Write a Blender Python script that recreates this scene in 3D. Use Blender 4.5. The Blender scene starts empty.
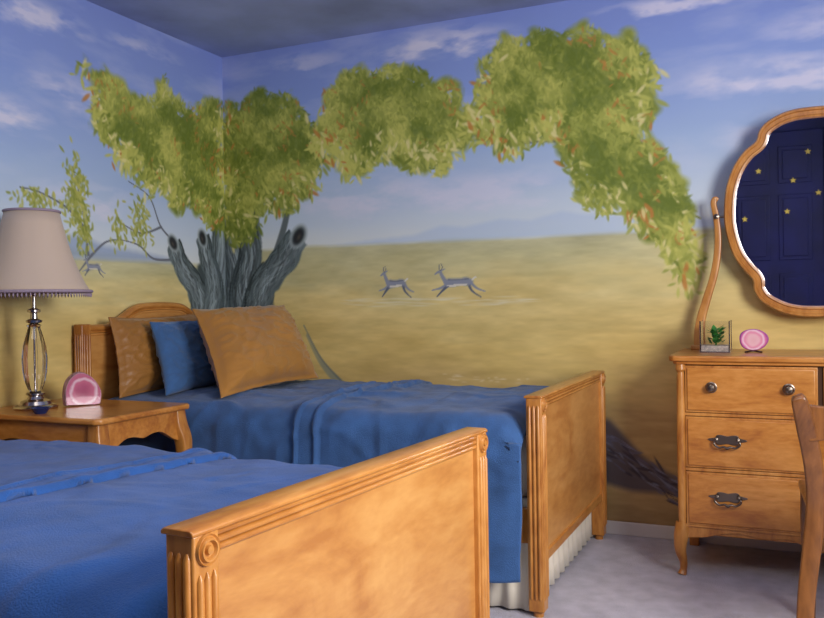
import bpy, bmesh, math, random
import numpy as np
from mathutils import Vector, Matrix, noise
random.seed(7)
try:
    bpy.context.scene.view_settings.view_transform='Standard'
except Exception as e: print(e)

# ------------------------------------------------------------ helpers
def lin(c):
    c=np.asarray(c,float)/255.0
    return np.where(c<=0.04045,c/12.92,((c+0.055)/1.055)**2.4)
def rgba(c):
    l=lin(c); return (float(l[0]),float(l[1]),float(l[2]),1)
def link(o,parent=None):
    bpy.context.scene.collection.objects.link(o)
    if parent is not None: o.parent=parent
    return o
def empty(name,loc=(0,0,0),rz=0):
    e=bpy.data.objects.new(name,None); e.location=loc; e.rotation_euler=(0,0,rz); e.empty_display_size=.1
    return link(e)
def mobj(name,verts,faces,mat,parent=None,angle=35,bevel=0,sub=0,recalc=True):
    me=bpy.data.meshes.new(name); me.from_pydata([tuple(v) for v in verts],[],faces)
    if recalc:
        bm=bmesh.new(); bm.from_mesh(me); bmesh.ops.recalc_face_normals(bm,faces=bm.faces); bm.to_mesh(me); bm.free()
    me.shade_smooth(); me.set_sharp_from_angle(angle=math.radians(angle))
    if mat: me.materials.append(mat)
    o=bpy.data.objects.new(name,me); link(o,parent)
    if bevel:
        m=o.modifiers.new('b','BEVEL'); m.width=bevel; m.segments=3; m.limit_method='ANGLE'; m.angle_limit=math.radians(40); m.harden_normals=False
    if sub:
        m=o.modifiers.new('s','SUBSURF'); m.levels=sub; m.render_levels=sub
    return o
def box(name,a,b,mat,parent=None,bevel=0.004):
    x0,y0,z0=a;x1,y1,z1=b
    v=[(x0,y0,z0),(x1,y0,z0),(x1,y1,z0),(x0,y1,z0),(x0,y0,z1),(x1,y0,z1),(x1,y1,z1),(x0,y1,z1)]
    f=[(0,3,2,1),(4,5,6,7),(0,1,5,4),(1,2,6,5),(2,3,7,6),(3,0,4,7)]
    return mobj(name,v,f,mat,parent,bevel=bevel)
def prism(name,pts,axis,a0,a1,mat,parent=None,bevel=0.003,angle=35):
    def P(p,a):
        return {'x':(a,p[0],p[1]),'y':(p[0],a,p[1]),'z':(p[0],p[1],a)}[axis]
    n=len(pts); v=[P(p,a0) for p in pts]+[P(p,a1) for p in pts]
    f=[tuple(range(n)),tuple(range(n,2*n))]+[(i,(i+1)%n,n+(i+1)%n,n+i) for i in range(n)]
    return mobj(name,v,f,mat,parent,bevel=bevel,angle=angle)
def lathe(name,prof,c,mat,parent=None,seg=32,axis='z',angle=40,wob=None):
    v=[];f=[]
    for r,z in prof:
        for i in range(seg):
            a=2*math.pi*i/seg; rr=r*(wob(a,z) if wob else 1)
            x,y=rr*math.cos(a),rr*math.sin(a)
            if axis=='z': q=(c[0]+x,c[1]+y,c[2]+z)
            elif axis=='x': q=(c[0]+z,c[1]+x,c[2]+y)
            else: q=(c[0]+x,c[1]-z,c[2]+y)
            v.append(q)
    m=len(prof)
    for j in range(m-1):
        for i in range(seg):
            f.append((j*seg+i,j*seg+(i+1)%seg,(j+1)*seg+(i+1)%seg,(j+1)*seg+i))
    if prof[0][0]>1e-4: f.append(tuple(range(seg)))
    if prof[-1][0]>1e-4: f.append(tuple((m-1)*seg+i for i in range(seg)))
    return mobj(name,v,f,mat,parent,angle=angle)
def crom(pts,n=8):
    P=[np.array(p,float) for p in pts]; out=[]
    for i in range(len(P)-1):
        p0=P[max(i-1,0)];p1=P[i];p2=P[i+1];p3=P[min(i+2,len(P)-1)]
        for k in range(n):
            t=k/n
            out.append(.5*((2*p1)+(-p0+p2)*t+(2*p0-5*p1+4*p2-p3)*t*t+(-p0+3*p1-3*p2+p3)*t**3))
    out.append(P[-1]); return out
def tube(name,pts,rad,mat,parent=None,seg=12,flat=(1,1),up=(0,1,0),angle=60,square=False):
    n=len(pts); R=[rad]*n if not hasattr(rad,'__len__') else [float(np.interp(i/(n-1),np.linspace(0,1,len(rad)),rad)) for i in range(n)]
    v=[];f=[]; U=Vector(up)
    for i in range(n):
        p=Vector(pts[i]); t=Vector(pts[min(i+1,n-1)])-Vector(pts[max(i-1,0)]); t.normalize()
        b=t.cross(U)
        if b.length<1e-3: b=t.cross(Vector((1,0,0)))
        b.normalize(); u=b.cross(t)
        for k in range(seg):
            a=2*math.pi*k/seg+ (math.pi/seg if square else 0)
            ca,sa=math.cos(a),math.sin(a)
            if square:
                e=.35; ca=math.copysign(abs(ca)**e,ca); sa=math.copysign(abs(sa)**e,sa)
            v.append(p+b*(R[i]*flat[0]*ca)+u*(R[i]*flat[1]*sa))
    for j in range(n-1):
        for k in range(seg): f.append((j*seg+k,j*seg+(k+1)%seg,(j+1)*seg+(k+1)%seg,(j+1)*seg+k))
    f.append(tuple(range(seg))); f.append(tuple((n-1)*seg+k for k in range(seg)))
    return mobj(name,v,f,mat,parent,angle=angle)

# ------------------------------------------------------------ materials
def newmat(name):
    m=bpy.data.materials.new(name); m.use_nodes=True; nt=m.node_tree; b=nt.nodes['Principled BSDF']; return m,nt,b
def plain(name,col,rough=.5,metal=0,sheen=0,spec=.5,nscale=0,namt=.15,bump=0,bscale=200,trans=0,ior=1.45,coat=0):
    m,nt,b=newmat(name)
    b.inputs['Base Color'].default_value=rgba(col); b.inputs['Roughness'].default_value=rough; b.inputs['Metallic'].default_value=metal
    b.inputs['Specular IOR Level'].default_value=spec; b.inputs['Sheen Weight'].default_value=sheen
    b.inputs['Transmission Weight'].default_value=trans; b.inputs['IOR'].default_value=ior; b.inputs['Coat Weight'].default_value=coat
    tc=nt.nodes.new('ShaderNodeTexCoord')
    if nscale:
        n=nt.nodes.new('ShaderNodeTexNoise'); n.inputs['Scale'].default_value=nscale; n.inputs['Detail'].default_value=5
        nt.links.new(tc.outputs['Object'],n.inputs['Vector'])
        r=nt.nodes.new('ShaderNodeValToRGB'); c=np.array(col,float)
        r.color_ramp.elements[0].position=.3; r.color_ramp.elements[1].position=.7
        r.color_ramp.elements[0].color=rgba(np.clip(c*(1-namt),0,255)); r.color_ramp.elements[1].color=rgba(np.clip(c*(1+namt),0,255))
        nt.links.new(n.outputs['Fac'],r.inputs['Fac']); nt.links.new(r.outputs['Color'],b.inputs['Base Color'])
    if bump:
        n2=nt.nodes.new('ShaderNodeTexNoise'); n2.inputs['Scale'].default_value=bscale; n2.inputs['Detail'].default_value=4
        nt.links.new(tc.outputs['Object'],n2.inputs['Vector'])
        bp=nt.nodes.new('ShaderNodeBump'); bp.inputs['Strength'].default_value=bump; bp.inputs['Distance'].default_value=.01
        nt.links.new(n2.outputs['Fac'],bp.inputs['Height']); nt.links.new(bp.outputs['Normal'],b.inputs['Normal'])
    return m
def wood(name,c1,c2,c3,scale=(6,6,1.5),rough=.32):
    m,nt,b=newmat(name)
    tc=nt.nodes.new('ShaderNodeTexCoord'); mp=nt.nodes.new('ShaderNodeMapping'); mp.inputs['Scale'].default_value=scale
    nt.links.new(tc.outputs['Object'],mp.inputs['Vector'])
    n=nt.nodes.new('ShaderNodeTexNoise'); n.inputs['Scale'].default_value=1.6; n.inputs['Detail'].default_value=8; n.inputs['Roughness'].default_value=.6; n.inputs['Distortion'].default_value=1.4
    nt.links.new(mp.outputs['Vector'],n.inputs['Vector'])
    mp2=nt.nodes.new('ShaderNodeMapping'); mp2.inputs['Scale'].default_value=tuple(s*9 for s in scale)
    nt.links.new(tc.outputs['Object'],mp2.inputs['Vector'])
    n2=nt.nodes.new('ShaderNodeTexNoise'); n2.inputs['Scale'].default_value=1.5; n2.inputs['Detail'].default_value=4
    nt.links.new(mp2.outputs['Vector'],n2.inputs['Vector'])
    mx=nt.nodes.new('ShaderNodeMath'); mx.operation='MULTIPLY_ADD'; mx.inputs[1].default_value=.3
    nt.links.new(n2.outputs['Fac'],mx.inputs[0])
    m2=nt.nodes.new('ShaderNodeMath'); m2.operation='MULTIPLY'; m2.inputs[1].default_value=.72
    nt.links.new(n.outputs['Fac'],m2.inputs[0]); nt.links.new(m2.outputs[0],mx.inputs[2])
    r=nt.nodes.new('ShaderNodeValToRGB'); e=r.color_ramp.elements
    e[0].position=.38; e[0].color=rgba(c1); e[1].position=.64; e[1].color=rgba(c3); k=e.new(.5); k.color=rgba(c2)
    nt.links.new(mx.outputs[0],r.inputs['Fac']); nt.links.new(r.outputs['Color'],b.inputs['Base Color'])
    b.inputs['Roughness'].default_value=rough; b.inputs['Coat Weight'].default_value=.25; b.inputs['Coat Roughness'].default_value=.25
    return m
W1,W2,W3=(158,94,38),(186,122,54),(206,144,72)
M_wood=wood('honey_maple',W1,W2,W3,(5,5,1.4))
M_woodh=wood('honey_maple_horizontal',W1,W2,W3,(5,1.2,5))
M_woodx=wood('honey_maple_drawer',(166,98,38),(190,122,50),(208,142,70),(1.6,5,6))
M_veneer=wood('maple_veneer',(180,118,58),(198,138,72),(212,156,88),(2,1.1,3.4))
M_dkwood=wood('chair_wood',(86,50,24),(112,68,32),(136,86,42),(5,5,1.4))
M_denimN=plain('denim_blue_bright',(36,88,158),.8,sheen=.15,nscale=9,namt=.08,bump=.4,bscale=260)
M_denimF=plain('denim_blue',(54,92,142),.8,sheen=.15,nscale=9,namt=.12,bump=.4,bscale=260)
M_pilB=plain('pillow_denim',(58,98,146),.8,sheen=.3,nscale=8,namt=.1,bump=.3,bscale=300)
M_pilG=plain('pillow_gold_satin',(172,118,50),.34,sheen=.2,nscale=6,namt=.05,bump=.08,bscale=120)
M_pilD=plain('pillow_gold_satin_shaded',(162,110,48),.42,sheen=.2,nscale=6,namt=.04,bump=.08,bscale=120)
M_skirt=plain('bedskirt_cream',(225,215,195),.9,sheen=.2)
M_matt=plain('mattress_white',(225,222,215),.9)
M_carpet=plain('carpet_lilac_grey',(196,190,200),.95,sheen=.3,nscale=14,namt=.07,bump=1.0,bscale=220)
M_ceil=plain('ceiling_dusk_sky',(150,162,204),.9,nscale=2.2,namt=.12)
M_base=plain('baseboard_cream',(205,196,190),.5)
M_navy=plain('navy_paint',(20,24,74),.5,nscale=3,namt=.2)
M_star=plain('gold_star_paint',(235,205,90),.4)
M_white=plain('white_paint',(225,225,225),.45)
M_pewter=plain('pewter',(120,108,98),.3,metal=1)
M_silver=plain('silver',(190,182,178),.22,metal=1)
M_glass=plain('clear_glass',(250,250,252),.03,trans=1,ior=1.42)
M_shade=plain('shade_fabric',(202,180,160),.85,sheen=.2,bump=.2,bscale=400)
M_trim=plain('shade_fringe',(160,142,158),.8,bump=.5,bscale=300)
M_mirror=plain('mirror_glass',(235,238,245),.015,metal=1)
M_leaf=plain('terrarium_leaf',(70,150,55),.5,nscale=30)
M_sand=plain('terrarium_sand',(215,200,185),.9,nscale=80)
M_dish=plain('navy_ceramic',(30,45,95),.2)

def agate(name,c,cols,scale,axis='x'):
    m,nt,b=newmat(name)
    tc=nt.nodes.new('ShaderNodeTexCoord'); mp=nt.nodes.new('ShaderNodeMapping')
    mp.inputs['Location'].default_value=(-c[0],-c[1],-c[2])
    nt.links.new(tc.outputs['Object'],mp.inputs['Vector'])
    n=nt.nodes.new('ShaderNodeTexNoise'); n.inputs['Scale'].default_value=25
    nt.links.new(tc.outputs['Object'],n.inputs['Vector'])
    ln=nt.nodes.new('ShaderNodeVectorMath'); ln.operation='LENGTH'; nt.links.new(mp.outputs['Vector'],ln.inputs[0])
    a=nt.nodes.new('ShaderNodeMath'); a.operation='MULTIPLY_ADD'; a.inputs[1].default_value=.018
    nt.links.new(n.outputs['Fac'],a.inputs[0]); nt.links.new(ln.outputs['Value'],a.inputs[2])
    s=nt.nodes.new('ShaderNodeMath'); s.operation='MULTIPLY'; s.inputs[1].default_value=scale; nt.links.new(a.outputs[0],s.inputs[0])
    r=nt.nodes.new('ShaderNodeValToRGB'); e=r.color_ramp.elements
    e[0].position=cols[0][0]; e[0].color=rgba(cols[0][1]); e[1].position=cols[-1][0]; e[1].color=rgba(cols[-1][1])
    for p,cc in cols[1:-1]: q=e.new(p); q.color=rgba(cc)
    nt.links.new(s.outputs[0],r.inputs['Fac']); nt.links.new(r.outputs['Color'],b.inputs['Base Color'])
    b.inputs['Roughness'].default_value=.15; b.inputs['Coat Weight'].default_value=.5
    return m

# ------------------------------------------------------------ mural painter (wall metres)
def vnoise(h,w,cell,seed):
    rs=np.random.RandomState(seed); gh=int(h/cell[0])+3; gw=int(w/cell[1])+3
    g=rs.rand(gh,gw)
    y=np.arange(h)/cell[0]; x=np.arange(w)/cell[1]
    yi=y.astype(int); xi=x.astype(int); fy=y-yi; fx=x-xi; fy=fy*fy*(3-2*fy); fx=fx*fx*(3-2*fx)
    a=g[yi][:,xi];b=g[yi][:,xi+1];c=g[yi+1][:,xi];d=g[yi+1][:,xi+1]
    fx=fx[None,:];fy=fy[:,None]
    return (a*(1-fx)+b*fx)*(1-fy)+(c*(1-fx)+d*fx)*fy
def fbm(h,w,cell,seed,o=4):
    s=np.zeros((h,w));t=0;a=1
    for i in range(o):
        s+=a*vnoise(h,w,(max(cell[0]/2**i,1.01),max(cell[1]/2**i,1.01)),seed+i*13); t+=a; a*=.55
    return s/t
def inpoly(X,Z,pts):
    m=np.zeros(X.shape,bool); n=len(pts)
    for i in range(n):
        x1,z1=pts[i];x2,z2=pts[(i+1)%n]
        if z1==z2: continue
        c=((z1>Z)!=(z2>Z))&(X<(x2-x1)*(Z-z1)/(z2-z1)+x1); m^=c
    return m
def blur(a,k):
    for ax in (0,1):
        p=np.cumsum(np.pad(a,[(k+1,k) if i==ax else (0,0) for i in (0,1)],mode='edge'),axis=ax)
        a=(p[2*k+1:]-p[:-2*k-1])/(2*k+1) if ax==0 else (p[:,2*k+1:]-p[:,:-2*k-1])/(2*k+1)
    return a
class Mural:
    def __init__(s,W,H,res,seed):
        s.res=res; s.nx=int(W/res)+1; s.nz=int(H/res)+1; s.W=W; s.H=H
        s.x=np.linspace(0,W,s.nx); s.z=np.linspace(0,H,s.nz); s.X,s.Z=np.meshgrid(s.x,s.z)
        s.img=np.zeros((s.nz,s.nx,3)); s.seed=seed
    def win(s,x0,x1,z0,z1):
        a=max(int(x0/s.res)-1,0);b=min(int(x1/s.res)+3,s.nx);c=max(int(z0/s.res)-1,0);d=min(int(z1/s.res)+3,s.nz)
        return (slice(c,max(d,c)),slice(a,max(b,a)))
    def blend(s,w,mask,col):
        mask=mask[...,None]; s.img[w]=s.img[w]*(1-mask)+np.asarray(col,float)*mask
    def ell(s,cx,cz,rx,rz,ang,col,al=1,soft=.35):
        R=max(rx,rz); w=s.win(cx-R,cx+R,cz-R,cz+R)
        X=s.X[w]-cx;Z=s.Z[w]-cz
        if X.size==0:return
        c,q=math.cos(ang),math.sin(ang); d=np.sqrt(((X*c+Z*q)/rx)**2+((-X*q+Z*c)/rz)**2)
        s.blend(w,np.clip((1-d)/soft,0,1)*al,col)
    def poly(s,pts,col,al=1,k=1):
        xs=[p[0] for p in pts];zs=[p[1] for p in pts]; w=s.win(min(xs)-.02,max(xs)+.02,min(zs)-.02,max(zs)+.02)
        m=inpoly(s.X[w],s.Z[w],pts).astype(float)
        if k and min(m.shape)>2*k+2: m=blur(m,k)
        s.blend(w,m*al,col)
    def stroke(s,pts,w0,w1,col,al=1,soft=.5):
        P=crom(pts,10); n=len(P)
        for i,p in enumerate(P):
            if i and np.hypot(*(p-P[i-1]))>.008:
                m=(p+P[i-1])/2; r=w0+(w1-w0)*i/n; s.ell(m[0],m[1],r,r,0,col,al,soft)
            r=w0+(w1-w0)*i/n; s.ell(p[0],p[1],r,r,0,col,al,soft)
    def foliage(s,pts,dens,seed):
        rs=np.random.RandomState(seed); xs=[p[0] for p in pts];zs=[p[1] for p in pts]
        x0,x1,z0,z1=min(xs)-.03,max(xs)+.03,min(zs)-.03,max(zs)+.03
        area=(x1-x0)*(z1-z0)
        nf=fbm(s.nz,s.nx,(30,34),seed+5,4); nf2=fbm(s.nz,s.nx,(30,30),seed+55,3)
        wx=(fbm(s.nz,s.nx,(14,14),seed+70,4)-.5)*.16; wz=(fbm(s.nz,s.nx,(14,14),seed+71,4)-.5)*.16
        w=s.win(x0-.08,x1+.08,z0-.08,z1+.08)
        mk=inpoly((s.X+wx)[w],(s.Z+wz)[w],pts).astype(float); mk=np.clip(blur(mk,4)*1.3-.15,0,1)
        gap=np.clip((fbm(s.nz,s.nx,(12,12),seed+33,3)[w]-.64)*9,0,1)*(blur(mk,14)<.95); mk=mk*(1-gap*.8)
        tx=fbm(s.nz,s.nx,(6,6),seed+90,3)[w]
        t=np.clip((nf[w]-.5)*2.4+.5+(tx-.5)*.8,0,1)[...,None]
        col=np.array((100,114,42))*(1-t)+np.array((156,158,68))*t
        a=(mk*.95)[...,None]; s.img[w]=s.img[w]*(1-a)+col*a
        def f(a,x,z): return a[min(max(int(z/s.res),0),s.nz-1),min(max(int(x/s.res),0),s.nx-1)]
        n=int(area*dens); px=rs.uniform(x0,x1,n);pz=rs.uniform(z0,z1,n)
        k=inpoly(px,pz,pts); px,pz=px[k],pz[k]
        low=~inpoly(px,pz-.13,pts); side=~(inpoly(px-.06,pz,pts)&inpoly(px+.06,pz,pts)); top=~inpoly(px,pz+.06,pts)
        o=np.argsort(-pz+rs.rand(len(pz))*.2)
        for i in o:
            x,z=px[i],pz[i]; v=f(nf,x,z); edge=low[i] or (side[i] and not top[i])
            t=np.clip((v-.5)*2.4+.46+(.30 if edge else 0)+rs.normal(0,.24),0,1)
            c=np.array((98,112,38))*(1-t)+np.array((184,182,92))*t
            if f(nf2,x,z)>.57 and rs.rand()<.15: c=np.array((178,118,56))
            elif edge and rs.rand()<.14: c=np.array((208,198,134))
            L=rs.uniform(.020,.042) if edge else rs.uniform(.014,.030)
            ang=rs.normal(-1.15,.55) if rs.rand()<.75 else rs.uniform(0,3.14)
            if edge: x+=rs.normal(0,.024); z-=rs.uniform(-.01,.04)
            s.ell(x,z,L,L*.33,ang,c,.85 if edge else .62,.55)
    def limb(s,pts,R_,seed,tw=.3):
        rs=np.random.RandomState(seed); P=crom(pts,16); n=len(P)
        R=[float(np.interp(i/(n-1),np.linspace(0,1,len(R_)),R_)) for i in range(n)]
        T=[]
        for i in range(n):
            t=P[min(i+1,n-1)]-P[max(i-1,0)]; t=t/np.hypot(*t); T.append(np.array((-t[1],t[0])))
        L=[P[i]+T[i]*R[i]*(1+.09*math.sin(i*.5+seed)) for i in range(n)]; Q=[P[i]-T[i]*R[i]*(1+.09*math.sin(i*.43+seed*2)) for i in range(n)]
        s.poly([tuple(p) for p in L+Q[::-1]],(92,104,104))
        for k in range(230):
            o=rs.uniform(-1,1); i0=rs.randint(0,n-5); ln=rs.randint(5,22); sh=1-abs(o+.2)*.85
            base=np.array((52,62,62))*(1-sh)+np.array((150,162,164))*sh; c=np.clip(base*rs.choice([.5,.72,.95,1.05,1.2]),0,255)
            dd=rs.uniform(-tw,tw)+tw*.9; wd=rs.uniform(.003,.009)
            for i in range(i0,min(i0+ln,n)):
                q=P[i]+T[i]*R[i]*np.clip(o+dd*(i-i0)/ln+.09*math.sin(i*.6+k*.3),-1,1); q2=P[min(i+1,n-1)]-P[i]
                a=math.atan2(q2[1],q2[0]) if np.hypot(*q2)>0 else 1.57
                s.ell(q[0],q[1],max(np.hypot(*q2)*.95,.01),wd,a,c,.55,.7)
    def build(s,name,mat,tofn,boxv):
        verts=np.zeros((s.nz*s.nx,3)); X=s.X.ravel();Z=s.Z.ravel(); verts[:]=tofn(X,Z)
        i=np.arange(s.nz*s.nx).reshape(s.nz,s.nx)
        q=np.stack([i[:-1,:-1],i[:-1,1:],i[1:,1:],i[1:,:-1]],-1).reshape(-1,4)
        n0=len(verts); bv=np.array(boxv,float)
        bf=np.array([(0,3,2,1),(4,5,6,7),(0,1,5,4),(1,2,6,5),(2,3,7,6),(3,0,4,7)])+n0
        V=np.vstack([verts,bv]); F=np.vstack([q,bf])
        me=bpy.data.meshes.new(name); me.vertices.add(len(V)); me.vertices.foreach_set('co',V.ravel().astype(np.float32))
        me.loops.add(F.size); me.loops.foreach_set('vertex_index',F.ravel().astype(np.int32))
        me.polygons.add(len(F)); me.polygons.foreach_set('loop_start',(np.arange(len(F))*4).astype(np.int32))
        me.update(calc_edges=True); me.validate()
        at=me.color_attributes.new('mural','FLOAT_COLOR','POINT')
        col=np.ones((len(V),4),np.float32); col[:,:3]=.4; col[:n0,:3]=lin(np.clip(s.img.reshape(-1,3),0,255))
        at.data.foreach_set('color',col.ravel()); me.materials.append(mat)
        o=bpy.data.objects.new(name,me); return link(o)

GAIN=1.09
def base_paint(m,hz,seed):
    sky=[(hz,(206,210,206)),(hz+.12,(190,200,208)),(hz+.4,(154,174,204)),(hz+.75,(130,150,200)),(2.5,(120,136,194))]
    gr=[(0,(138,110,72)),(.5,(174,146,92)),(.8,(202,174,104)),(1.1,(204,184,122)),(hz-.08,(188,180,132)),(hz,(180,176,138))]
    zz=m.Z+ (fbm(m.nz,m.nx,(30,160),seed,3)-.5)*.12
    hzl=hz+(fbm(m.nz,m.nx,(500,60),seed+2,2)-.5)*.02
    for k in range(3):
        s=np.interp(zz,[a for a,_ in sky],[c[k] for _,c in sky]); g=np.interp(m.Z+(fbm(m.nz,m.nx,(30,120),seed+3,4)-.5)*.35*np.clip((hz-m.Z)*5,0,1),[a for a,_ in gr],[c[k] for _,c in gr])
        t=np.clip((m.Z-hzl)/.022+.5,0,1); m.img[...,k]=s*t+g*(1-t)
    st=fbm(m.nz,m.nx,(16,50),seed+9,4)[...,None]-.5
    st2=fbm(m.nz,m.nx,(4,22),seed+19,3)[...,None]-.5
    below=(m.Z<=hz)[...,None]; m.img+=below*(st*np.array((34,32,28))+st2*np.array((20,20,16)))
    cl=fbm(m.nz,m.nx,(26,90),seed+21,5); mk=np.clip((cl-.50)*3,0,1)*np.clip((m.Z-hz-.1)*3,0,1)*.38
    m.img=m.img*(1-mk[...,None])+np.array((206,204,216))*mk[...,None]
def cloud(m,cx,cz,rx,rz,al,seed):
    n=fbm(m.nz,m.nx,(14,40),seed,5); d=((m.X-cx)/rx)**2+((m.Z-cz+.1*(n-.5))/rz)**2
    mk=np.clip(np.clip(1-d,0,1)*1.3*np.clip((n-.36)*3,0,1),0,1)*al
    m.img=m.img*(1-mk[...,None])+np.array((212,206,218))*mk[...,None]
def gaz(m,x,z,s,flip,stretch=1):
    f=-1 if flip else 1
    def T(p): return (x+f*p[0]*s*stretch,z+p[1]*s)
    body=[tuple(p) for p in crom([(-.5,.60),(-.34,.70),(0,.68),(.3,.72),(.52,.66),(.56,.52),(.4,.44),(.1,.46),(-.2,.40),(-.42,.40),(-.5,.5),(-.5,.60)],4)]
    g1=(132,136,146);g2=(206,200,186);g3=(88,94,108)
    for a,b,c,col in [((-.4,.48),(-.68,.36),(-.98,.30),g1),((-.36,.46),(-.6,.26),(-.80,.06),g3),((.46,.56),(.70,.34),(1.02,.22),g1),((.40,.52),(.52,.26),(.86,.02),g3)]:
        m.stroke([T(a),T(b),T(c)],.075*s,.022*s,col)
    m.poly([T(p) for p in body],g1,1,1); m.poly([T(p) for p in [(-.44,.46),(0,.50),(.35,.50),(.3,.44),(-.3,.41)]],g2,.9,0)
    m.stroke([T((-.44,.56)),T((-.58,.78)),T((-.66,.95))],.10*s,.055*s,g1)
    m.stroke([T((-.64,.96)),T((-.76,.92)),T((-.86,.86))],.065*s,.03*s,g1)
    m.stroke([T((-.63,.99)),T((-.57,1.10)),T((-.62,1.22))],.02*s,.014*s,g3); m.stroke([T((-.67,.99)),T((-.7,1.10)),T((-.68,1.2))],.02*s,.014*s,g3)
    m.stroke([T((-.58,1.0)),T((-.48,1.03))],.035*s,.015*s,g1)
    m.stroke([T((.54,.64)),T((.64,.72)),T((.70,.70))],.04*s,.02*s,g2)
    m.stroke([T((-.35,.66)),T((0,.64)),T((.4,.67))],.03*s,.03*s,g3,.6)
def knot(m,x,z,r,a,el=1.5):
    m.ell(x,z,r*1.2*el,r*1.15,a,(150,160,160),1,.3); m.ell(x,z,r*.98*el,r*.88,a,(84,92,92),1,.4); m.ell(x,z,r*.82*el,r*.66,a,(38,40,42),1,.4); m.ell(x+.004,z-.004,r*.4*el,r*.3,a,(92,80,70),.6,.8)

H=2.44; RES=.0045
# back wall -----------------
mb=Mural(4.2,H,RES,3); base_paint(mb,1.365,11)
for a in [(1.3,2.34,.45,.08,.8,1),(2.5,2.36,.5,.06,.85,2),(2.8,2.0,.45,.10,.75,3),(.9,1.62,.5,.12,.55,4),(1.5,1.6,.5,.12,.55,5),(3.2,2.2,.5,.1,.6,6),(2.9,1.75,.4,.12,.5,7),(.5,2.36,.3,.05,.5,8)]: cloud(mb,*a[:5],a[5]*31)
mb.poly([(.6,1.36),(.9,1.385),(1.15,1.40),(1.3,1.44),(1.42,1.425),(1.6,1.455),(1.75,1.44),(1.9,1.475),(2.0,1.455),(2.15,1.44),(2.4,1.41),(2.8,1.4),(4.2,1.38),(4.2,1.36)],(164,182,206),.5,2)
mb.poly([(1.2,1.36),(1.5,1.40),(1.7,1.395),(1.95,1.42),(2.2,1.40),(2.45,1.365)],(180,194,206),.5,3)
mb.poly([(1.6,1.2),(2.0,1.24),(2.4,1.21),(3.0,1.23),(4.2,1.2),(4.2,.9),(2.6,1.05),(2.0,1.13)],(212,192,124),.25,6)
for k in range(60):
    rs=np.random.RandomState(k); mb.ell(rs.uniform(.75,1.75),rs.uniform(1.045,1.085),rs.uniform(.03,.1),rs.uniform(.003,.007),0,(216,208,180),.45,.9)
for k in range(24):
    rs=np.random.RandomState(k+99); mb.ell(rs.uniform(1.3,1.75),rs.uniform(.67,.71),rs.uniform(.01,.03),rs.uniform(.003,.006),0,(222,208,180),.4,.8)
gaz(mb,1.045,1.085,.135,False,.72); gaz(mb,1.38,1.08,.14,False,1.0)
mb.stroke([(.34,1.35),(.41,1.58),(.36,1.75)],.028,.014,(92,100,100)); mb.stroke([(.15,1.55),(.3,1.75),(.55,1.9),(.9,1.95)],.03,.012,(92,92,82))
mb.stroke([(1.3,1.9),(1.6,1.88),(1.9,1.86),(2.1,1.75),(2.3,1.5)],.014,.006,(92,94,90)); mb.stroke([(1.65,1.80),(1.8,1.81),(1.95,1.79)],.012,.012,(96,104,120))
mb.poly([(0,.3),(.44,.3),(.38,.7),(.33,.95),(.30,1.12),(.26,1.28),(0,1.4)],(64,74,74),1,2)
mb.limb([(.05,.3),(.04,.95),(.07,1.25),(.0,1.6)],[.15,.12,.09,.10],3)
mb.limb([(.22,.3),(.17,.85),(.11,1.12),(.17,1.38),(.11,1.68)],[.15,.12,.085,.07,.08],1)
mb.limb([(.36,.3),(.30,.72),(.20,.98),(.25,1.17),(.38,1.30),(.47,1.42)],[.14,.12,.10,.085,.08,.068],2)
knot(mb,.475,1.425,.05,1.0,1.35)
A=[(0,2.2),(.12,2.17),(.22,2.25),(.34,2.2),(.42,2.2),(.5,2.13),(.6,2.0),(.63,1.8),(.58,1.68),(.49,1.60),(.36,1.56),(.25,1.60),(.2,1.46),(.06,1.40),(0,1.46)]
B=[(.55,1.9),(.58,2.02),(.66,2.06),(.635,2.17),(.72,2.22),(.77,2.275),(.975,2.25),(1.08,2.27),(1.198,2.239),(1.29,2.15),(1.382,2.147),(1.447,1.993),(1.50,1.9),(1.428,1.80),(1.36,1.78),(1.295,1.689),(1.2,1.74),(1.133,1.752),(.967,1.817),(.86,1.72),(.76,1.715),(.70,1.82),(.64,1.84)]
C=[(1.40,1.93),(1.467,2.03),(1.503,2.13),(1.503,2.228),(1.56,2.23),(1.616,2.318),(1.75,2.30),(1.812,2.337),(1.93,2.30),(2.044,2.307),(2.15,2.24),(2.244,2.228),(2.35,2.049),(2.29,1.98),(2.326,1.88),(2.26,1.815),(2.33,1.78),(2.406,1.625),(2.487,1.45),(2.504,1.205),(2.46,1.098),(2.40,1.165),(2.338,1.33),(2.25,1.38),(2.166,1.464),(2.08,1.46),(1.995,1.52),(1.96,1.64),(1.919,1.71),(1.89,1.83),(1.755,1.827),(1.70,1.77),(1.631,1.759),(1.58,1.83),(1.506,1.84)]
for p,sd in ((A,1),(B,2),(C,3)): mb.foliage(p,5000,sd)
rs=np.random.RandomState(5)
mb.poly([(2.02,.5),(2.1,.52),(2.16,.46),(2.25,.36),(2.40,.27),(2.42,.2),(2.2,.2),(2.02,.24)],(74,66,72),.9,3)
for k in range(90):
    x=rs.uniform(2.02,2.42); z=.48-.62*(x-2.02)+rs.uniform(-.1,.03)
    mb.ell(x,z,rs.uniform(.02,.06),rs.uniform(.003,.008),-.55+rs.normal(0,.2),[(110,112,130),(52,46,54),(88,84,100)][rs.randint(3)],.8,.5)
mb.stroke([(.52,.90),(.6,.76),(.7,.66),(.82,.58)],.012,.035,(138,138,116),.4); mb.stroke([(.5,.95),(.6,.78),(.72,.66)],.006,.009,(100,108,106),.6)
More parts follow.
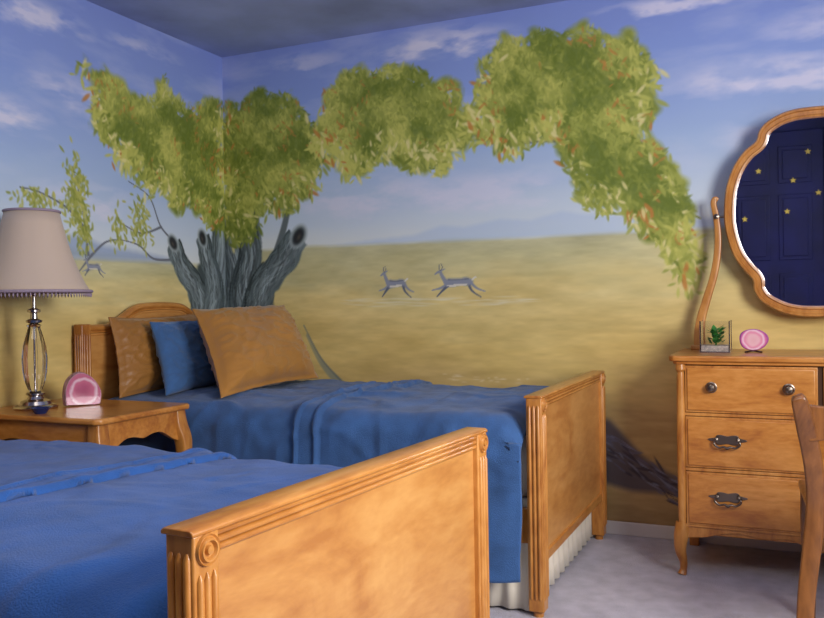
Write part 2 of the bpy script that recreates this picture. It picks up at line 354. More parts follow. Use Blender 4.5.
# left wall (coordinate = distance from the corner)
ml=Mural(4.6,H,RES,9); base_paint(ml,1.285,47)
for a in [(1.3,2.3,.4,.08,.8,11),(1.45,1.85,.3,.10,.8,12),(1.0,1.55,.4,.1,.55,13),(1.1,2.0,.3,.10,.65,15),(.6,2.33,.3,.05,.5,16),(2.2,2.1,.5,.1,.5,14)]: cloud(ml,*a[:5],a[5]*17)
ml.poly([(.3,1.285),(.5,1.31),(.7,1.33),(.9,1.345),(1.05,1.385),(1.2,1.37),(1.35,1.40),(1.6,1.37),(2.0,1.35),(2.5,1.38),(4.6,1.3),(4.6,1.285)],(128,146,176),.7,3)
ml.poly([(.6,1.285),(.95,1.31),(1.2,1.335),(1.5,1.31),(2.4,1.285)],(144,156,164),.7,3)
for s_ in ([(.40,1.38),(.52,1.46),(.60,1.6),(.74,1.66)],[(.52,1.46),(.66,1.42),(.80,1.46)],[(.44,1.3),(.58,1.30),(.68,1.36),(.8,1.38)],[(1.0,1.30),(1.03,1.5),(1.08,1.68)],[(1.02,1.42),(1.12,1.5),(1.26,1.55),(1.36,1.56)],[(.98,1.3),(.9,1.36),(.82,1.38)],[(.98,1.3),(1.02,1.26),(1.06,1.22)]):
    ml.stroke(s_,.009,.004,(100,104,112))
ml.poly([(0,.3),(.46,.3),(.38,.7),(.32,.98),(.28,1.15),(.24,1.28),(0,1.4)],(64,74,74),1,2)
ml.limb([(.06,.3),(.07,.95),(.04,1.25),(.0,1.6)],[.14,.12,.09,.09],8)
ml.limb([(.36,.3),(.29,.78),(.21,1.02),(.27,1.17),(.37,1.27),(.43,1.38)],[.13,.11,.09,.07,.06,.054],7)
ml.limb([(.18,.3),(.14,.9),(.10,1.15),(.16,1.32),(.195,1.43)],[.12,.10,.075,.062,.055],6)
knot(ml,.432,1.385,.038,.9,1.3); knot(ml,.197,1.425,.04,1.2,1.3)
D=[(1.014,2.185),(.97,2.13),(.787,2.13),(.7,2.07),(.587,2.10),(.53,2.14),(.474,2.25),(.42,2.14),(.362,2.15),(.3,2.09),(.16,2.183),(0,2.2),(0,1.46),(.1,1.50),(.176,1.53),(.28,1.62),(.375,1.56),(.5,1.66),(.598,1.62),(.68,1.72),(.8,1.74),(.84,1.82),(.938,1.87),(.96,2.03)]
ml.foliage(D,5000,21)
for cpt,rx,rz,n in (((1.06,1.55),.08,.16,210),((1.02,1.40),.06,.11,80),((.67,1.46),.085,.14,110),((1.26,1.52),.13,.06,90),((.80,1.42),.06,.09,50)):
    rs=np.random.RandomState(int(cpt[0]*100))
    for k in range(n):
        x=cpt[0]+rs.normal(0,.45)*rx; z=cpt[1]+rs.normal(0,.5)*rz; t=rs.rand()
        ml.ell(x,z,rs.uniform(.014,.026),.008,rs.normal(1.4,.6),np.array((118,128,50))*(1-t)+np.array((180,176,94))*t,.8,.5)
gaz(ml,.97,1.20,.085,True,.8)
mb.img*=GAIN; ml.img*=GAIN
M_mural,nt,b=newmat('mural_paint')
at=nt.nodes.new('ShaderNodeVertexColor'); at.layer_name='mural'; nt.links.new(at.outputs['Color'],b.inputs['Base Color']); b.inputs['Roughness'].default_value=.6; b.inputs['Specular IOR Level'].default_value=.3
XR=4.2; YF=-4.6
mb.build('wall_back',M_mural,lambda X,Z:np.stack([X,0*X,Z],-1),[(-.1,.002,0),(XR,.002,0),(XR,.1,0),(-.1,.1,0),(-.1,.002,H),(XR,.002,H),(XR,.1,H),(-.1,.1,H)])
ml.build('wall_left',M_mural,lambda X,Z:np.stack([0*X,-X,Z],-1),[(-.1,YF,0),(-.002,YF,0),(-.002,0,0),(-.1,0,0),(-.1,YF,H),(-.002,YF,H),(-.002,0,H),(-.1,0,H)])
box('floor',(-.1,YF-.1,-.1),(XR+.1,.1,0),M_carpet,bevel=0)
box('ceiling',(-.1,YF-.1,H),(XR+.1,.1,H+.1),M_ceil,bevel=0)
box('wall_front',(-.1,YF-.1,0),(XR+.1,YF,H),M_navy,bevel=0)
# right wall with real window opening
wy0,wy1,wz0,wz1=-3.2,-2.1,1.05,2.15
def multi(name,boxes,mat):
    v=[];f=[]
    for (x0,y0,z0),(x1,y1,z1) in boxes:
        n=len(v); v+=[(x0,y0,z0),(x1,y0,z0),(x1,y1,z0),(x0,y1,z0),(x0,y0,z1),(x1,y0,z1),(x1,y1,z1),(x0,y1,z1)]
        f+=[tuple(i+n for i in q) for q in [(0,3,2,1),(4,5,6,7),(0,1,5,4),(1,2,6,5),(2,3,7,6),(3,0,4,7)]]
    return mobj(name,v,f,mat)
M_wr=plain('wall_sky_blue',(165,178,208),.7,nscale=2)
multi('wall_right',[((XR,YF,0),(XR+.1,wy0,H)),((XR,wy1,0),(XR+.1,.0,H)),((XR,wy0,0),(XR+.1,wy1,wz0)),((XR,wy0,wz1),(XR+.1,wy1,H))],M_wr)
win=empty('window_1')
for a,b_ in (((XR-.02,wy0-.07,wz0-.07),(XR+.02,wy1+.07,wz0)),((XR-.02,wy0-.07,wz1),(XR+.02,wy1+.07,wz1+.07)),((XR-.02,wy0-.07,wz0),(XR+.02,wy0,wz1)),((XR-.02,wy1,wz0),(XR+.02,wy1+.07,wz1)),((XR+.03,(wy0+wy1)/2-.02,wz0),(XR+.06,(wy0+wy1)/2+.02,wz1))):
    box('frame',a,b_,M_white,win)
box('baseboard_back',(0.0,-.014,0),(XR,-.001,.06),M_base)
box('baseboard_left',(.001,YF,0),(.014,-.014,.06),M_base)
# navy double closet door + stars on front wall
door=empty('door_1')
for k in range(2):
    x0=2.35+k*.8
    box('leaf',(x0,YF+.001,0),(x0+.79,YF+.035,2.05),M_navy,door)
    for c in range(2):
        for (z0,z1) in ((.15,.8),(.92,1.5),(1.6,1.92)):
            px=x0+.09+c*.34
            box('panel_frame',(px,YF+.035,z0),(px+.27,YF+.045,z1),M_navy,door,.006)
            box('panel',(px+.035,YF+.045,z0+.035),(px+.235,YF+.055,z1-.035),M_navy,door,.006)
def star(name,x,z,r,par,y):
    p=[(x+(r if i%2==0 else r*.45)*math.sin(math.pi*i/5),z+(r if i%2==0 else r*.45)*math.cos(math.pi*i/5)) for i in range(10)]
    prism(name,p,'y',y,y+.004,M_star,par,0)
for x,z in ((2.62,1.72),(2.85,1.35),(2.9,1.62),(3.02,1.86),(3.35,1.7),(3.5,1.35),(3.1,1.5),(2.5,1.3)): star('star',x,z,.028,door,YF+.056)

# ------------------------------------------------------------ BED
def comforter(par,mat,x0,x1,yf,yn,zt,df,dn,seed,bandx,amp):
    r=.075; path=[]
    n1=22
    for i in range(n1): t=i/n1; path.append((yf,zt-df+t*(df-r),1,0,1-t))
    for i in range(10): a=i/10*math.pi/2; path.append((yf-r+r*math.cos(a),zt-r+r*math.sin(a),math.cos(a),math.sin(a),0))
    nt_=90
    for i in range(nt_): t=i/nt_; path.append((yf-r+t*(yn-yf+2*r),zt,0,1,0))
    for i in range(10): a=math.pi/2-i/10*math.pi/2; path.append((yn+r-r*math.cos(a),zt-r+r*math.sin(a),-math.cos(a),math.sin(a),0))
    n2=42
    for i in range(n2+1): t=i/n2; path.append((yn,zt-r-t*(dn-r),-1,0,t))
    nx=300; v=[]; mid=(yf+yn)/2; half=(yf-yn)/2
    for i in range(nx+1):
        x=x0+(x1-x0)*i/nx
        hem=1+.06*noise.noise((x*2.2,seed,4))+.03*math.sin(x*9+seed)
        for j,(y,z,ny,nz,dr) in enumerate(path):
            s=j/len(path)*2.2
            d=amp*(.020*noise.noise((x*2.2,s*2.2,seed))+.010*noise.noise((x*6,s*5,seed+3))+.003*noise.noise((x*18,s*14,seed+9)))
            d+=.024*math.sin(x*17+3*noise.noise((x*2,seed,1)))*dr*dr+.012*dr
            for q,(ax,ay,am) in enumerate(((3,7,.009),(9,3,.006),(5,-6,.007))):
                w=noise.noise((x*ax*.5+s*.6,s*ay*.5+x*.8,seed+20+q*7)); d+=amp*am*max(0,1-abs(w)*8)*(.2+.8*abs(noise.noise((x*2,s*2,q+seed))*2))*(1-.6*dr)
            b=abs(x-bandx-.02*math.sin(y*3+1))
            if b<.05: d+=.010
            if .034<b<.054: d+=.009
            crown=.022*max(0,1-((y-mid)/half)**2)*nz
            end=min(1,(x-x0)/.05,(x1-x)/.09); e=(1-max(0,end))**2*.07
            zz=z+nz*d+crown-e*(1 if nz>0 else 0)
            if dr>0: zz=zt-.075-(zt-.075-z)*hem
            v.append((x,y+ny*d,zz))
    m=len(path); f=[(i*m+j,i*m+j+1,(i+1)*m+j+1,(i+1)*m+j) for i in range(nx) for j in range(m-1)]
    o=mobj('comforter',v,f,mat,par,angle=180)
    s=o.modifiers.new('s','SOLIDIFY'); s.thickness=.012; s.offset=-1
    return o
def skirt(par,pts,z0,z1):
    v=[];f=[];n=0; P=[]
    for (a,b_) in zip(pts[:-1],pts[1:]):
        L=math.dist(a,b_); k=int(L/.008)
        for i in range(k):
            t=i/k; P.append((a[0]+(b_[0]-a[0])*t,a[1]+(b_[1]-a[1])*t,(b_[1]-a[1])/L,-(b_[0]-a[0])/L))
    for i,(x,y,nx,ny) in enumerate(P):
        for j in range(6):
            t=j/5; w=.009*math.sin(i*.008*85+noise.noise((i*.03,0,0))*3)*(1-.6*t)
            v.append((x+nx*w,y+ny*w,z0+(z1-z0)*t))
    f=[(i*6+j,(i+1)*6+j,(i+1)*6+j+1,i*6+j+1) for i in range(len(P)-1) for j in range(5)]
    o=mobj('bed_skirt',v,f,M_skirt,par,angle=180); s=o.modifiers.new('s','SOLIDIFY'); s.thickness=.003
def reeds(par,x,y,z0,z1,face,n=3,w=.045):
    for k in range(n):
        o=(k-(n-1)/2)*w/n
        c=(x,y+o) if face=='x' else (x+o,y)
        tube('reed',[(c[0],c[1],z0),(c[0],c[1],z0+.01),(c[0],c[1],z1-.01),(c[0],c[1],z1)],[.002,w/n*.42,w/n*.42,w/n*.42,w/n*.42,.002],M_wood,par,seg=8,up=(1,0,0))
def rosette(par,x,y,z,r,face='x'):
    pr=[(0,.010),(r*.28,.009),(r*.34,.003),(r*.5,.003),(r*.62,.009),(r*.74,.009),(r*.82,.003),(r*.9,.003),(r,.006),(r*1.04,0)]
    lathe('rosette',pr[::-1],(x,y,z),M_wood,par,28,axis='x' if face=='x' else 'y')
def bed(name,loc,rz,L,mat,seed,df,dn,zt,amp):
    e=empty(name,loc,rz); Wd=1.04; hf=.742; P=.054
    for yc in (-P/2,-Wd+P/2):
        box('post_foot',(L-P,yc-P/2,.02),(L,yc+P/2,hf-.004),M_wood,e,.004)
        lathe('glide',[(.018,0),(.018,.03)],(L-P/2,yc,0),M_wood,e,16)
        reeds(e,L,yc,.06,hf-.062,'x'); rosette(e,L,yc,hf-.029,.0225)
    reeds(e,L-P/2,-Wd,.06,hf-.03,'y'); reeds(e,L-P/2,0,.06,hf-.03,'y')
    prof=[(L-P-.004,hf-.012)]
    prof+=[(L-P-.004,hf-.042),(L-.016,hf-.042)]
    for k in range(3):
        z=hf-.041+k*.0115
        for a in np.linspace(-90,90,7): prof.append((L-.012+.008*math.cos(math.radians(a)),z+.0057+.0057*math.sin(math.radians(a))))
    prof+=[(L-.006,hf-.004),(L-.012,hf)]
    for k in range(3):
        xc=L-.018-k*.0135
        for a in np.linspace(20,160,5): prof.append((xc+.006*math.cos(math.radians(a)),hf-.001+.005*math.sin(math.radians(a))))
    prism('top_rail_foot',prof,'y',-Wd+P*.98,-P*.98,M_woodh,e,0,angle=50)
    prism('top_cap_foot',[(L-P-.006,hf-.006),(L+.002,hf-.006),(L+.002,hf),(L-.004,hf+.004),(L-P,hf+.004),(L-P-.006,hf)],'y',-Wd-.003,.003,M_woodh,e,.002)
    box('panel_foot',(L-P+.012,-Wd+P*.9,.18),(L-.014,-P*.9,hf-.038),M_veneer,e,.002)
    box('bottom_rail_foot',(L-P+.005,-Wd+P*.9,.175),(L-.006,-P*.9,.21),M_woodh,e,.004)
    for yc in (-P/2,-Wd+P/2):
        box('post_head',(.0,yc-P/2,0),(P-.006,yc+P/2,.992),M_wood,e,.005)
        reeds(e,P-.006,yc,.3,.95,'x')
    reeds(e,(P-.006)/2,-Wd,.3,.95,'y',3,.040)
    def top(y):
        s=min(-y,Wd+y); 
        if s<.15: return .985
        t=min((s-.15)/.24,1); t=t*t*(3-2*t)
        return .985+.085*t+.012*math.sin(math.pi*min(max((s-.3)/(.22),0),1)/2)
    ys=np.linspace(-.03,-Wd+.03,61)
    out=[(y,top(y)-.02) for y in ys]
    prism('panel_head',[(-.03,.3)]+out+[(-Wd+.03,.3)],'x',.012,.034,M_veneer,e,.001)
    for off,wd in ((0,.016),(-.018,.008),(-.032,.006)):
        tube('crest_moulding',[(.022,y,top(y)-.012+off) for y in ys],wd,M_woodh,e,10,flat=(1.0,1.35 if off==0 else 2.4),up=(1,0,0))
    for y0 in (-.05,-Wd+.025): box('side_rail',(.04,y0,.24),(L-P,y0+.025,.36),M_wood,e)
    box('box_spring',(.05,-Wd+.06,.22),(L-P-.01,-.06,.38),M_matt,e,.02)
    box('mattress',(.05,-Wd+.05,.38),(L-P-.01,-.05,zt-.05),M_matt,e,.04)
    skirt(e,[(.08,-Wd+.03),(L-P-.005,-Wd+.03),(L-P-.005,-.03),(.08,-.03)],.012,.36)
    comforter(e,mat,.075,L-P-.012,df[0],-Wd-dn[0],zt,df[1],dn[1],seed,1.2,amp)
    return e
far=bed('twin_bed',(.022,-.075,0),0,2.078,M_denimF,3.1,(-.01,.40),(.03,.53),.665,1.1)
TH=-.0737
nearb=bed('twin_bed',(.098,-1.687,0),TH,2.068,M_denimN,8.7,(.0,.38),(.02,.42),.605,.7)

# ------------------------------------------------------------ PILLOWS
def pillow(name,BL,BR,TR,TL,th,mat,seed,flange=0):
    BL,BR,TR,TL=[Vector(p) for p in (BL,BR,TR,TL)]
    N=((BR-BL).cross(TL-BL)).normalized(); n=56; v=[];f=[]
    for side in (1,-1):
        for i in range(n+1):
            for j in range(n+1):
                a=i/n*2-1;b_=j/n*2-1
                pa=a*(1-.07*(1-b_*b_)*abs(a)**3); pb=b_*(1-.08*(1-a*a)*abs(b_)**3)
                u=(pa+1)/2;w=(pb+1)/2
                p=BL*(1-u)*(1-w)+BR*u*(1-w)+TR*u*w+TL*(1-u)*w
                ai=min(1,abs(a)/(1-flange)) if flange else abs(a); bi=min(1,abs(b_)/(1-flange*1.4)) if flange else abs(b_)
                h=th*(max(0,(1-ai**2.6))*max(0,(1-bi**2.6)))**.5
                h+=.012*noise.noise((a*3,b_*3,seed+side))*(h/th)
                cr=noise.noise((a*2+b_*5,b_*2-a*4,seed+5)); h+=.010*max(0,1-abs(cr)*6)*min(1,h/th*2)
                edge=1-min(1,h/th*4)
                q=p+N*side*(h+.003)+N*(.004*noise.noise((a*6,b_*6,seed+9)))*(edge if flange else 0)
                v.append(q)
    m=n+1
    for s in (0,1):
        o=s*m*m
        for i in range(n):
            for j in range(n): f.append((o+i*m+j,o+(i+1)*m+j,o+(i+1)*m+j+1,o+i*m+j+1))
    for k in range(n):
        for (p,q) in (((k,0),(k+1,0)),((k,n),(k+1,n)),((0,k),(0,k+1)),((n,k),(n,k+1))):
            A_=p[0]*m+p[1];B_=q[0]*m+q[1]; f.append((A_,B_,B_+m*m,A_+m*m))
    return mobj(name,v,f,mat,None,angle=180)
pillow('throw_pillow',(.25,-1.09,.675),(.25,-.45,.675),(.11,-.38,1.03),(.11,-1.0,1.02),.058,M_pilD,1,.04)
pillow('denim_pillow',(.44,-1.02,.685),(.44,-.36,.69),(.245,-.30,1.0),(.245,-.89,.995),.056,M_pilB,2)
pillow('throw_pillow',(.765,-1.07,.69),(.745,-.27,.70),(.435,-.09,1.06),(.435,-.83,1.05),.096,M_pilG,3,.04)

# ------------------------------------------------------------ NIGHTSTAND
ns=empty('nightstand'); X0,X1,Y0,Y1=.03,.70,-1.665,-1.165; zt=.68
prism('top',[(X0,Y0),(X1-.02,Y0),(X1,Y0+.02),(X1,Y1-.02),(X1-.02,Y1),(X0,Y1)],'z',zt-.022,zt,M_woodx,ns,.008)
def scal(a,b_,z1,z0,n=24):
    p=[(a,z1),(b_,z1)]
    for i in range(n+1):
        t=1-i/n; s=min(t,1-t)*2; z=z0+(.05*(1-math.cos(min(s*1.6,1)*math.pi))/2)-.012*math.exp(-((t-.5)/.08)**2)
        p.append((a+(b_-a)*t,z))
    return p
prism('apron_front',scal(Y0+.05,Y1-.05,zt-.022,zt-.14),'x',X1-.045,X1-.025,M_woodx,ns,.002)
prism('apron_side_1',scal(X0+.05,X1-.05,zt-.022,zt-.14),'y',Y1-.045,Y1-.025,M_woodx,ns,.002)
prism('apron_side_2',scal(X0+.05,X1-.05,zt-.022,zt-.14),'y',Y0+.025,Y0+.045,M_woodx,ns,.002)
for sx,xc in ((-1,X0+.04),(1,X1-.045)):
    for sy,yc in ((-1,Y0+.045),(1,Y1-.045)):
        k=1 if sx>0 else .3; d=Vector((sx*k,sy*k*.6,0))
        pts=[(0,zt-.022),(.004,zt-.08),(.022,zt-.15),(.018,zt-.26),(-.004,.25),(-.008,.12),(.006,.04),(.016,.0)]
        tube('leg',[tuple(Vector((xc,yc,z))+d*o) for o,z in crom(pts,6)],[.026,.03,.027,.021,.016,.013,.014,.020],M_wood,ns,14,up=(1,0,0),square=True)
box('shelf',(X0+.03,Y0+.05,.22),(X1-.06,Y1-.05,.235),M_woodx,ns)

# lamp
lc=(.218,-1.495,zt); lamp=empty('table_lamp',(0,0,0))
lathe('base',[(.0,0),(.078,0),(.081,.008),(.073,.014),(.058,.018),(.053,.03),(.032,.038),(.026,.05),(.034,.055),(.034,.06),(.02,.068)],lc,M_silver,lamp,40)
lathe('glass_column',[(.016,.066),(.026,.075),(.036,.10),(.044,.14),(.047,.19),(.042,.24),(.030,.285),(.022,.31),(.027,.32),(.014,.326)],lc,M_glass,lamp,12,angle=12)
lathe('inner_rod',[(.004,.06),(.004,.33)],lc,M_silver,lamp,12)
lathe('collar',[(.012,.325),(.028,.33),(.030,.338),(.014,.345),(.012,.365),(.024,.37),(.024,.378),(.01,.385),(.01,.43),(.016,.435),(.016,.48),(0,.482)],lc,M_silver,lamp,28)
wob=lambda a,z:1+.012*abs(math.sin(a*4))
sp=[(.207,.445),(.188,.475),(.167,.52),(.147,.57),(.128,.63),(.110,.70),(.097,.755)]
sh=lathe('shade',sp,lc,M_shade,lamp,64,wob=wob,angle=180)
bm=bmesh.new(); bm.from_mesh(sh.data); bmesh.ops.delete(bm,geom=[f for f in bm.faces if len(f.verts)>4],context='FACES'); bm.to_mesh(sh.data); bm.free()
s=sh.modifiers.new('s','SOLIDIFY'); s.thickness=.003
for r,z,h in ((.2085,.447,.006),(.0985,.754,.005)):
    pts=[(lc[0]+r*wob(a,0)*math.cos(a),lc[1]+r*wob(a,0)*math.sin(a),lc[2]+z) for a in np.linspace(0,2*math.pi,97)]
    tube('shade_trim',pts,h,M_trim,lamp,8,up=(0,0,1))
v=[];f=[]
for k in range(90):
    a=2*math.pi*k/90; c=Vector((lc[0]+.207*math.cos(a),lc[1]+.207*math.sin(a),lc[2]+.434))
    n=len(v)
    for dx,dy,dz in ((.004,0,0),(-.004,0,0),(0,.004,0),(0,-.004,0),(0,0,.012),(0,0,-.010)): v.append(c+Vector((dx,dy,dz)))
    for t in ((0,2,4),(2,1,4),(1,3,4),(3,0,4),(2,0,5),(1,2,5),(3,1,5),(0,3,5)): f.append(tuple(n+q for q in t))
mobj('bead_fringe',v,f,M_trim,lamp)
for a in (0,math.pi): 
    tube('harp',crom([(lc[0]+.012*math.cos(a),lc[1]+.012*math.sin(a),lc[2]+.47),(lc[0]+.05*math.cos(a),lc[1]+.05*math.sin(a),lc[2]+.6),(lc[0],lc[1],lc[2]+.75)],8),.002,M_silver,lamp,6)
for a in (0,2.09,4.19): tube('spider',[(lc[0],lc[1],lc[2]+.75),(lc[0]+.097*math.cos(a),lc[1]+.097*math.sin(a),lc[2]+.75)],.002,M_silver,lamp,6)

# geode on nightstand
def slab(name,cx,cy,cz,outline,th,rz,mface,mback,tilt=0):
    n=len(outline); v=[];R=Matrix.Rotation(rz,3,'Z')@Matrix.Rotation(tilt,3,'Y')
    C0=Vector((cx,cy,cz))
    lay=[(th/2,.96),(th/2-.003,1.0),(0,1.03),(-th/2+.004,.97),(-th/2,.9)]
    zc=sum(p[1] for p in outline)/n
    for d,sc in lay:
        for u,z in outline: v.append(C0+R@Vector((d,u*sc,zc+(z-zc)*sc)))
    f=[tuple(range(n)),tuple(range(4*n,5*n))]
    for l in range(4): f+=[(l*n+i,l*n+(i+1)%n,(l+1)*n+(i+1)%n,(l+1)*n+i) for i in range(n)]
    o=mobj(name,v,f,mface,None,angle=30); o.data.materials.append(mback)
    for p in o.data.polygons: p.material_index=0 if len(p.vertices)>4 and p.index==0 else 1
    return o
gc=(.31,-1.355,zt+.002)
ol=[tuple(p) for p in crom([(-.066,.004),(-.068,.05),(-.055,.098),(-.02,.128),(.02,.118),(.05,.086),(.066,.05),(.064,.015),(.055,.0),(0,.002)],4)]
M_ag=agate('pink_agate',(gc[0],gc[1],gc[2]+.055),[(0,(120,50,75)),(.35,(165,75,105)),(.55,(196,105,132)),(.62,(228,196,206)),(.68,(190,100,128)),(.85,(190,118,140)),(1,(215,180,190))],9)
M_agb=plain('geode_crust',(186,142,152),.6,nscale=30,namt=.25,bump=.6,bscale=80)
slab('agate_geode',*gc,ol,.07,-.55,M_ag,M_agb)
lathe('trinket_dish',[(0,0),(.02,0),(.024,.006),(.034,.02),(.036,.022),(.03,.018),(.012,.008),(0,.007)],(.36,-1.60,zt),M_dish,None,28)

# ------------------------------------------------------------ DRESSER
dr=empty('dresser'); DX0,DX1=2.43,3.48; cx=(DX0+DX1)/2; yb=-.022; yfz=-.47
HD=.844
prism('top',[(DX0,yb),(DX0,-.485),(DX0+.018,-.503),(DX1-.018,-.503),(DX1,-.485),(DX1,yb)],'z',HD-.022,HD,M_woodx,dr,.006)
prism('top_moulding',[(DX0+.014,yb),(DX0+.014,-.475),(DX0+.03,-.491),(DX1-.03,-.491),(DX1-.014,-.475),(DX1-.014,yb)],'z',HD-.034,HD-.022,M_woodx,dr,.004)
box('carcass',(DX0+.03,yfz,.16),(DX1-.03,yb,HD-.034),M_wood,dr,.003)
rows=((.628,.806),(.418,.612),(.198,.402))
M_gap=plain('drawer_gap',(70,42,20),.8)
box('face_recess',(DX0+.052,yfz-.003,.192),(DX1-.052,yfz,.81),M_gap,dr,0)
for z in (.62,.41,.195): box('drawer_divider',(DX0+.05,yfz-.012,z-.006),(DX1-.05,yfz,z+.006),M_wood,dr,.002)
def knob(x,z,y):
    lathe('knob_rosette',[(.021,0),(.021,.003),(.016,.005)],(x,y,z),M_pewter,dr,24,axis='y')
    lathe('knob',[(.006,.004),(.006,.012),(.015,.018),(.017,.024),(.013,.030),(.006,.032),(0,.033)],(x,y,z),M_pewter,dr,24,axis='y')
def pull(x,z,y):
    o=[]
    for a in np.linspace(0,2*math.pi,72,endpoint=False):
        r=1+.16*math.cos(6*a)+.08*math.cos(2*a); o.append((x+.056*r*math.cos(a),z+.006+.019*r*math.sin(a)))
    prism('pull_backplate',o,'y',y,y-.003,M_pewter,dr,.001)
    for sx in (-1,1): lathe('pull_post',[(.008,0),(.006,.006),(.005,.016),(.008,.02),(0,.023)],(x+sx*.038,y,z+.008),M_pewter,dr,14,axis='y')
    tube('bail',crom([(x-.038,y-.016,z+.008),(x-.046,y-.018,z-.006),(x-.03,y-.02,z-.02),(x-.012,y-.021,z-.017),(x,y-.022,z-.022),(x+.012,y-.021,z-.017),(x+.03,y-.02,z-.02),(x+.046,y-.018,z-.006),(x+.038,y-.016,z+.008)],6),[.003,.0045,.0035,.006,.0035,.0045,.003],M_pewter,dr,8)
for i,(a,b_) in enumerate(rows):
    spans=[(DX0+.058,cx-.009),(cx+.009,DX1-.058)] if i==0 else [(DX0+.058,DX1-.058)]
    for (p,q) in spans:
        box('drawer_bead',(p,yfz-.014,a),(q,yfz,b_),M_wood,dr,.003)
        box('drawer_front',(p+.008,yfz-.020,a+.008),(q-.008,yfz-.01,b_-.008),M_woodx,dr,.004)
        yy=yfz-.020
        if i==0:
            mid=(p+q)/2
            for s_ in (-1,1): knob(mid+s_*.133,.725,yy)
    if i>0:
        for s_ in (-1,1): pull(cx+s_*.317,(a+b_)/2+.008,yfz-.020)
for s_,xc in ((-1,DX0+.042),(1,DX1-.042)):
    lathe('corner_column',[(.018,.16),(.020,.18),(.013,.19),(.015,.22),(.017,.5),(.015,.76),(.013,.78),(.020,.79),(.018,.81)],(xc,yfz-.004,0),M_wood,dr,24)
    tube('front_foot',[tuple(Vector((xc,yfz+.006,z))+Vector((s_*.8,-.8,0))*o) for o,z in crom([(0,.2),(.008,.15),(.012,.10),(.0,.05),(.0,.02),(.006,0)],6)],[.026,.028,.022,.015,.013,.018],M_wood,dr,16,up=(1,0,0))
    box('rear_foot',(xc-.02,yb-.045,0),(xc+.02,yb-.005,.17),M_wood,dr,.004)
ap=[(DX0+.05,.2),(DX1-.05,.2)]
for i in range(61):
    t=1-i/60; s=min(t,1-t)*2; z=.135+.035*min(s*4,1)-.03*math.exp(-((t-.5)/.09)**2)+.006*math.cos(s*16)
    ap.append((DX0+.05+(DX1-DX0-.1)*t,z))
prism('scalloped_apron',ap,'y',yfz-.006,yfz+.012,M_wood,dr,.002)
# mirror on dresser (glass swings on the harp, tipped slightly forward)
mir=empty('dresser_mirror'); tilt=empty('swing_frame',(cx,-.10,1.40)); tilt.parent=mir; tilt.rotation_euler=(math.radians(3.0),0,0)
half=[(0,.415),(.07,.412),(.129,.397),(.180,.368),(.206,.335),(.218,.298),(.262,.262),(.305,.20),(.335,.11),(.343,.0),(.334,-.08),(.308,-.165),(.268,-.228),(.236,-.268),(.232,-.31),(.2,-.36),(.129,-.402),(.06,-.419),(0,-.422)]
hp=[tuple(p) for p in crom(half,5)]
outl=[(-x,z) for x,z in hp]+[(x,z) for x,z in hp[::-1][1:-1]]
n=len(outl)
def offs(d):
    r=[]
    for i in range(n):
        p=Vector(outl[i-2]);q=Vector(outl[(i+2)%n]); t=(q-p).normalized(); nn=Vector((-t.y,t.x))
        c=Vector(outl[i]); 
        if nn.dot(-c)<0: nn=-nn
        r.append(c+nn*d)
    return r
prof=[(0,.004),(0,-.016),(.005,-.024),(.012,-.024),(.016,-.018),(.03,-.018),(.034,-.024),(.041,-.022),(.045,-.008)]
v=[];f=[]
for d,y in prof:
    for p in offs(d): v.append(Vector((p.x,y,p.y)))
m=len(prof)
for j in range(m-1): f+=[(j*n+i,j*n+(i+1)%n,(j+1)*n+(i+1)%n,(j+1)*n+i) for i in range(n)]
mobj('frame',v,f,M_wood,tilt,angle=45)
prism('mirror_glass',[(p.x,p.y) for p in offs(.043)],'y',-.008,-.004,M_mirror,tilt,0)
prism('backing',[(p.x,p.y) for p in offs(.004)],'y',.002,.012,M_wood,tilt,0)
for s_ in (-1,1):
    pts=[(.445,HD+.0),(.447,.90),(.44,.97),(.415,1.06),(.388,1.15),(.372,1.24),(.368,1.33),(.376,1.41),(.384,1.455),(.378,1.475),(.366,1.47)]
    tube('harp_post',[(cx+s_*x,-.10,z) for x,z in crom(pts,8)],[.024,.022,.018,.016,.015,.014,.012,.012,.011,.008],M_wood,mir,14,flat=(1,.8),square=True)
    box('harp_base',(cx+s_*.445-.035,-.135,HD),(cx+s_*.445+.035,-.065,HD+.02),M_wood,mir,.005)
    lathe('pivot_knob',[(.004,-.05),(.004,0),(.010,.004),(.011,.012),(0,.016)],(cx+s_*.372,-.115,1.40),M_pewter,mir,14,axis='y')
    tube('pivot_pin',[(cx+s_*.37,-.10,1.40),(cx+s_*.335,-.10,1.40)],.005,M_pewter,mir,8)

# terrarium
te=empty('glass_terrarium'); tx,ty,ts=2.585,-.26,.055
for a,b_ in (((-ts,-ts,0),(ts,-ts+.003,.125)),((-ts,ts-.003,0),(ts,ts,.125)),((-ts,-ts+.003,0),(-ts+.003,ts-.003,.125)),((ts-.003,-ts+.003,0),(ts,ts-.003,.125))):
    box('pane',(tx+a[0],ty+a[1],HD+.006+a[2]),(tx+b_[0],ty+b_[1],HD+b_[2]),M_glass,te,0)
box('tray',(tx-ts-.002,ty-ts-.002,HD),(tx+ts+.002,ty+ts+.002,HD+.006),M_silver,te,.001)
box('sand_bed',(tx-ts+.004,ty-ts+.004,HD+.006),(tx+ts-.004,ty+ts-.004,HD+.028),M_sand,te,.002)
for sx in (-1,1):
    for sy in (-1,1): box('corner_bar',(tx+sx*ts-.0015,ty+sy*ts-.0015,HD+.005),(tx+sx*ts+.0015,ty+sy*ts+.0015,HD+.127),M_silver,te,0)
v=[];f=[];rr=random.Random(4)
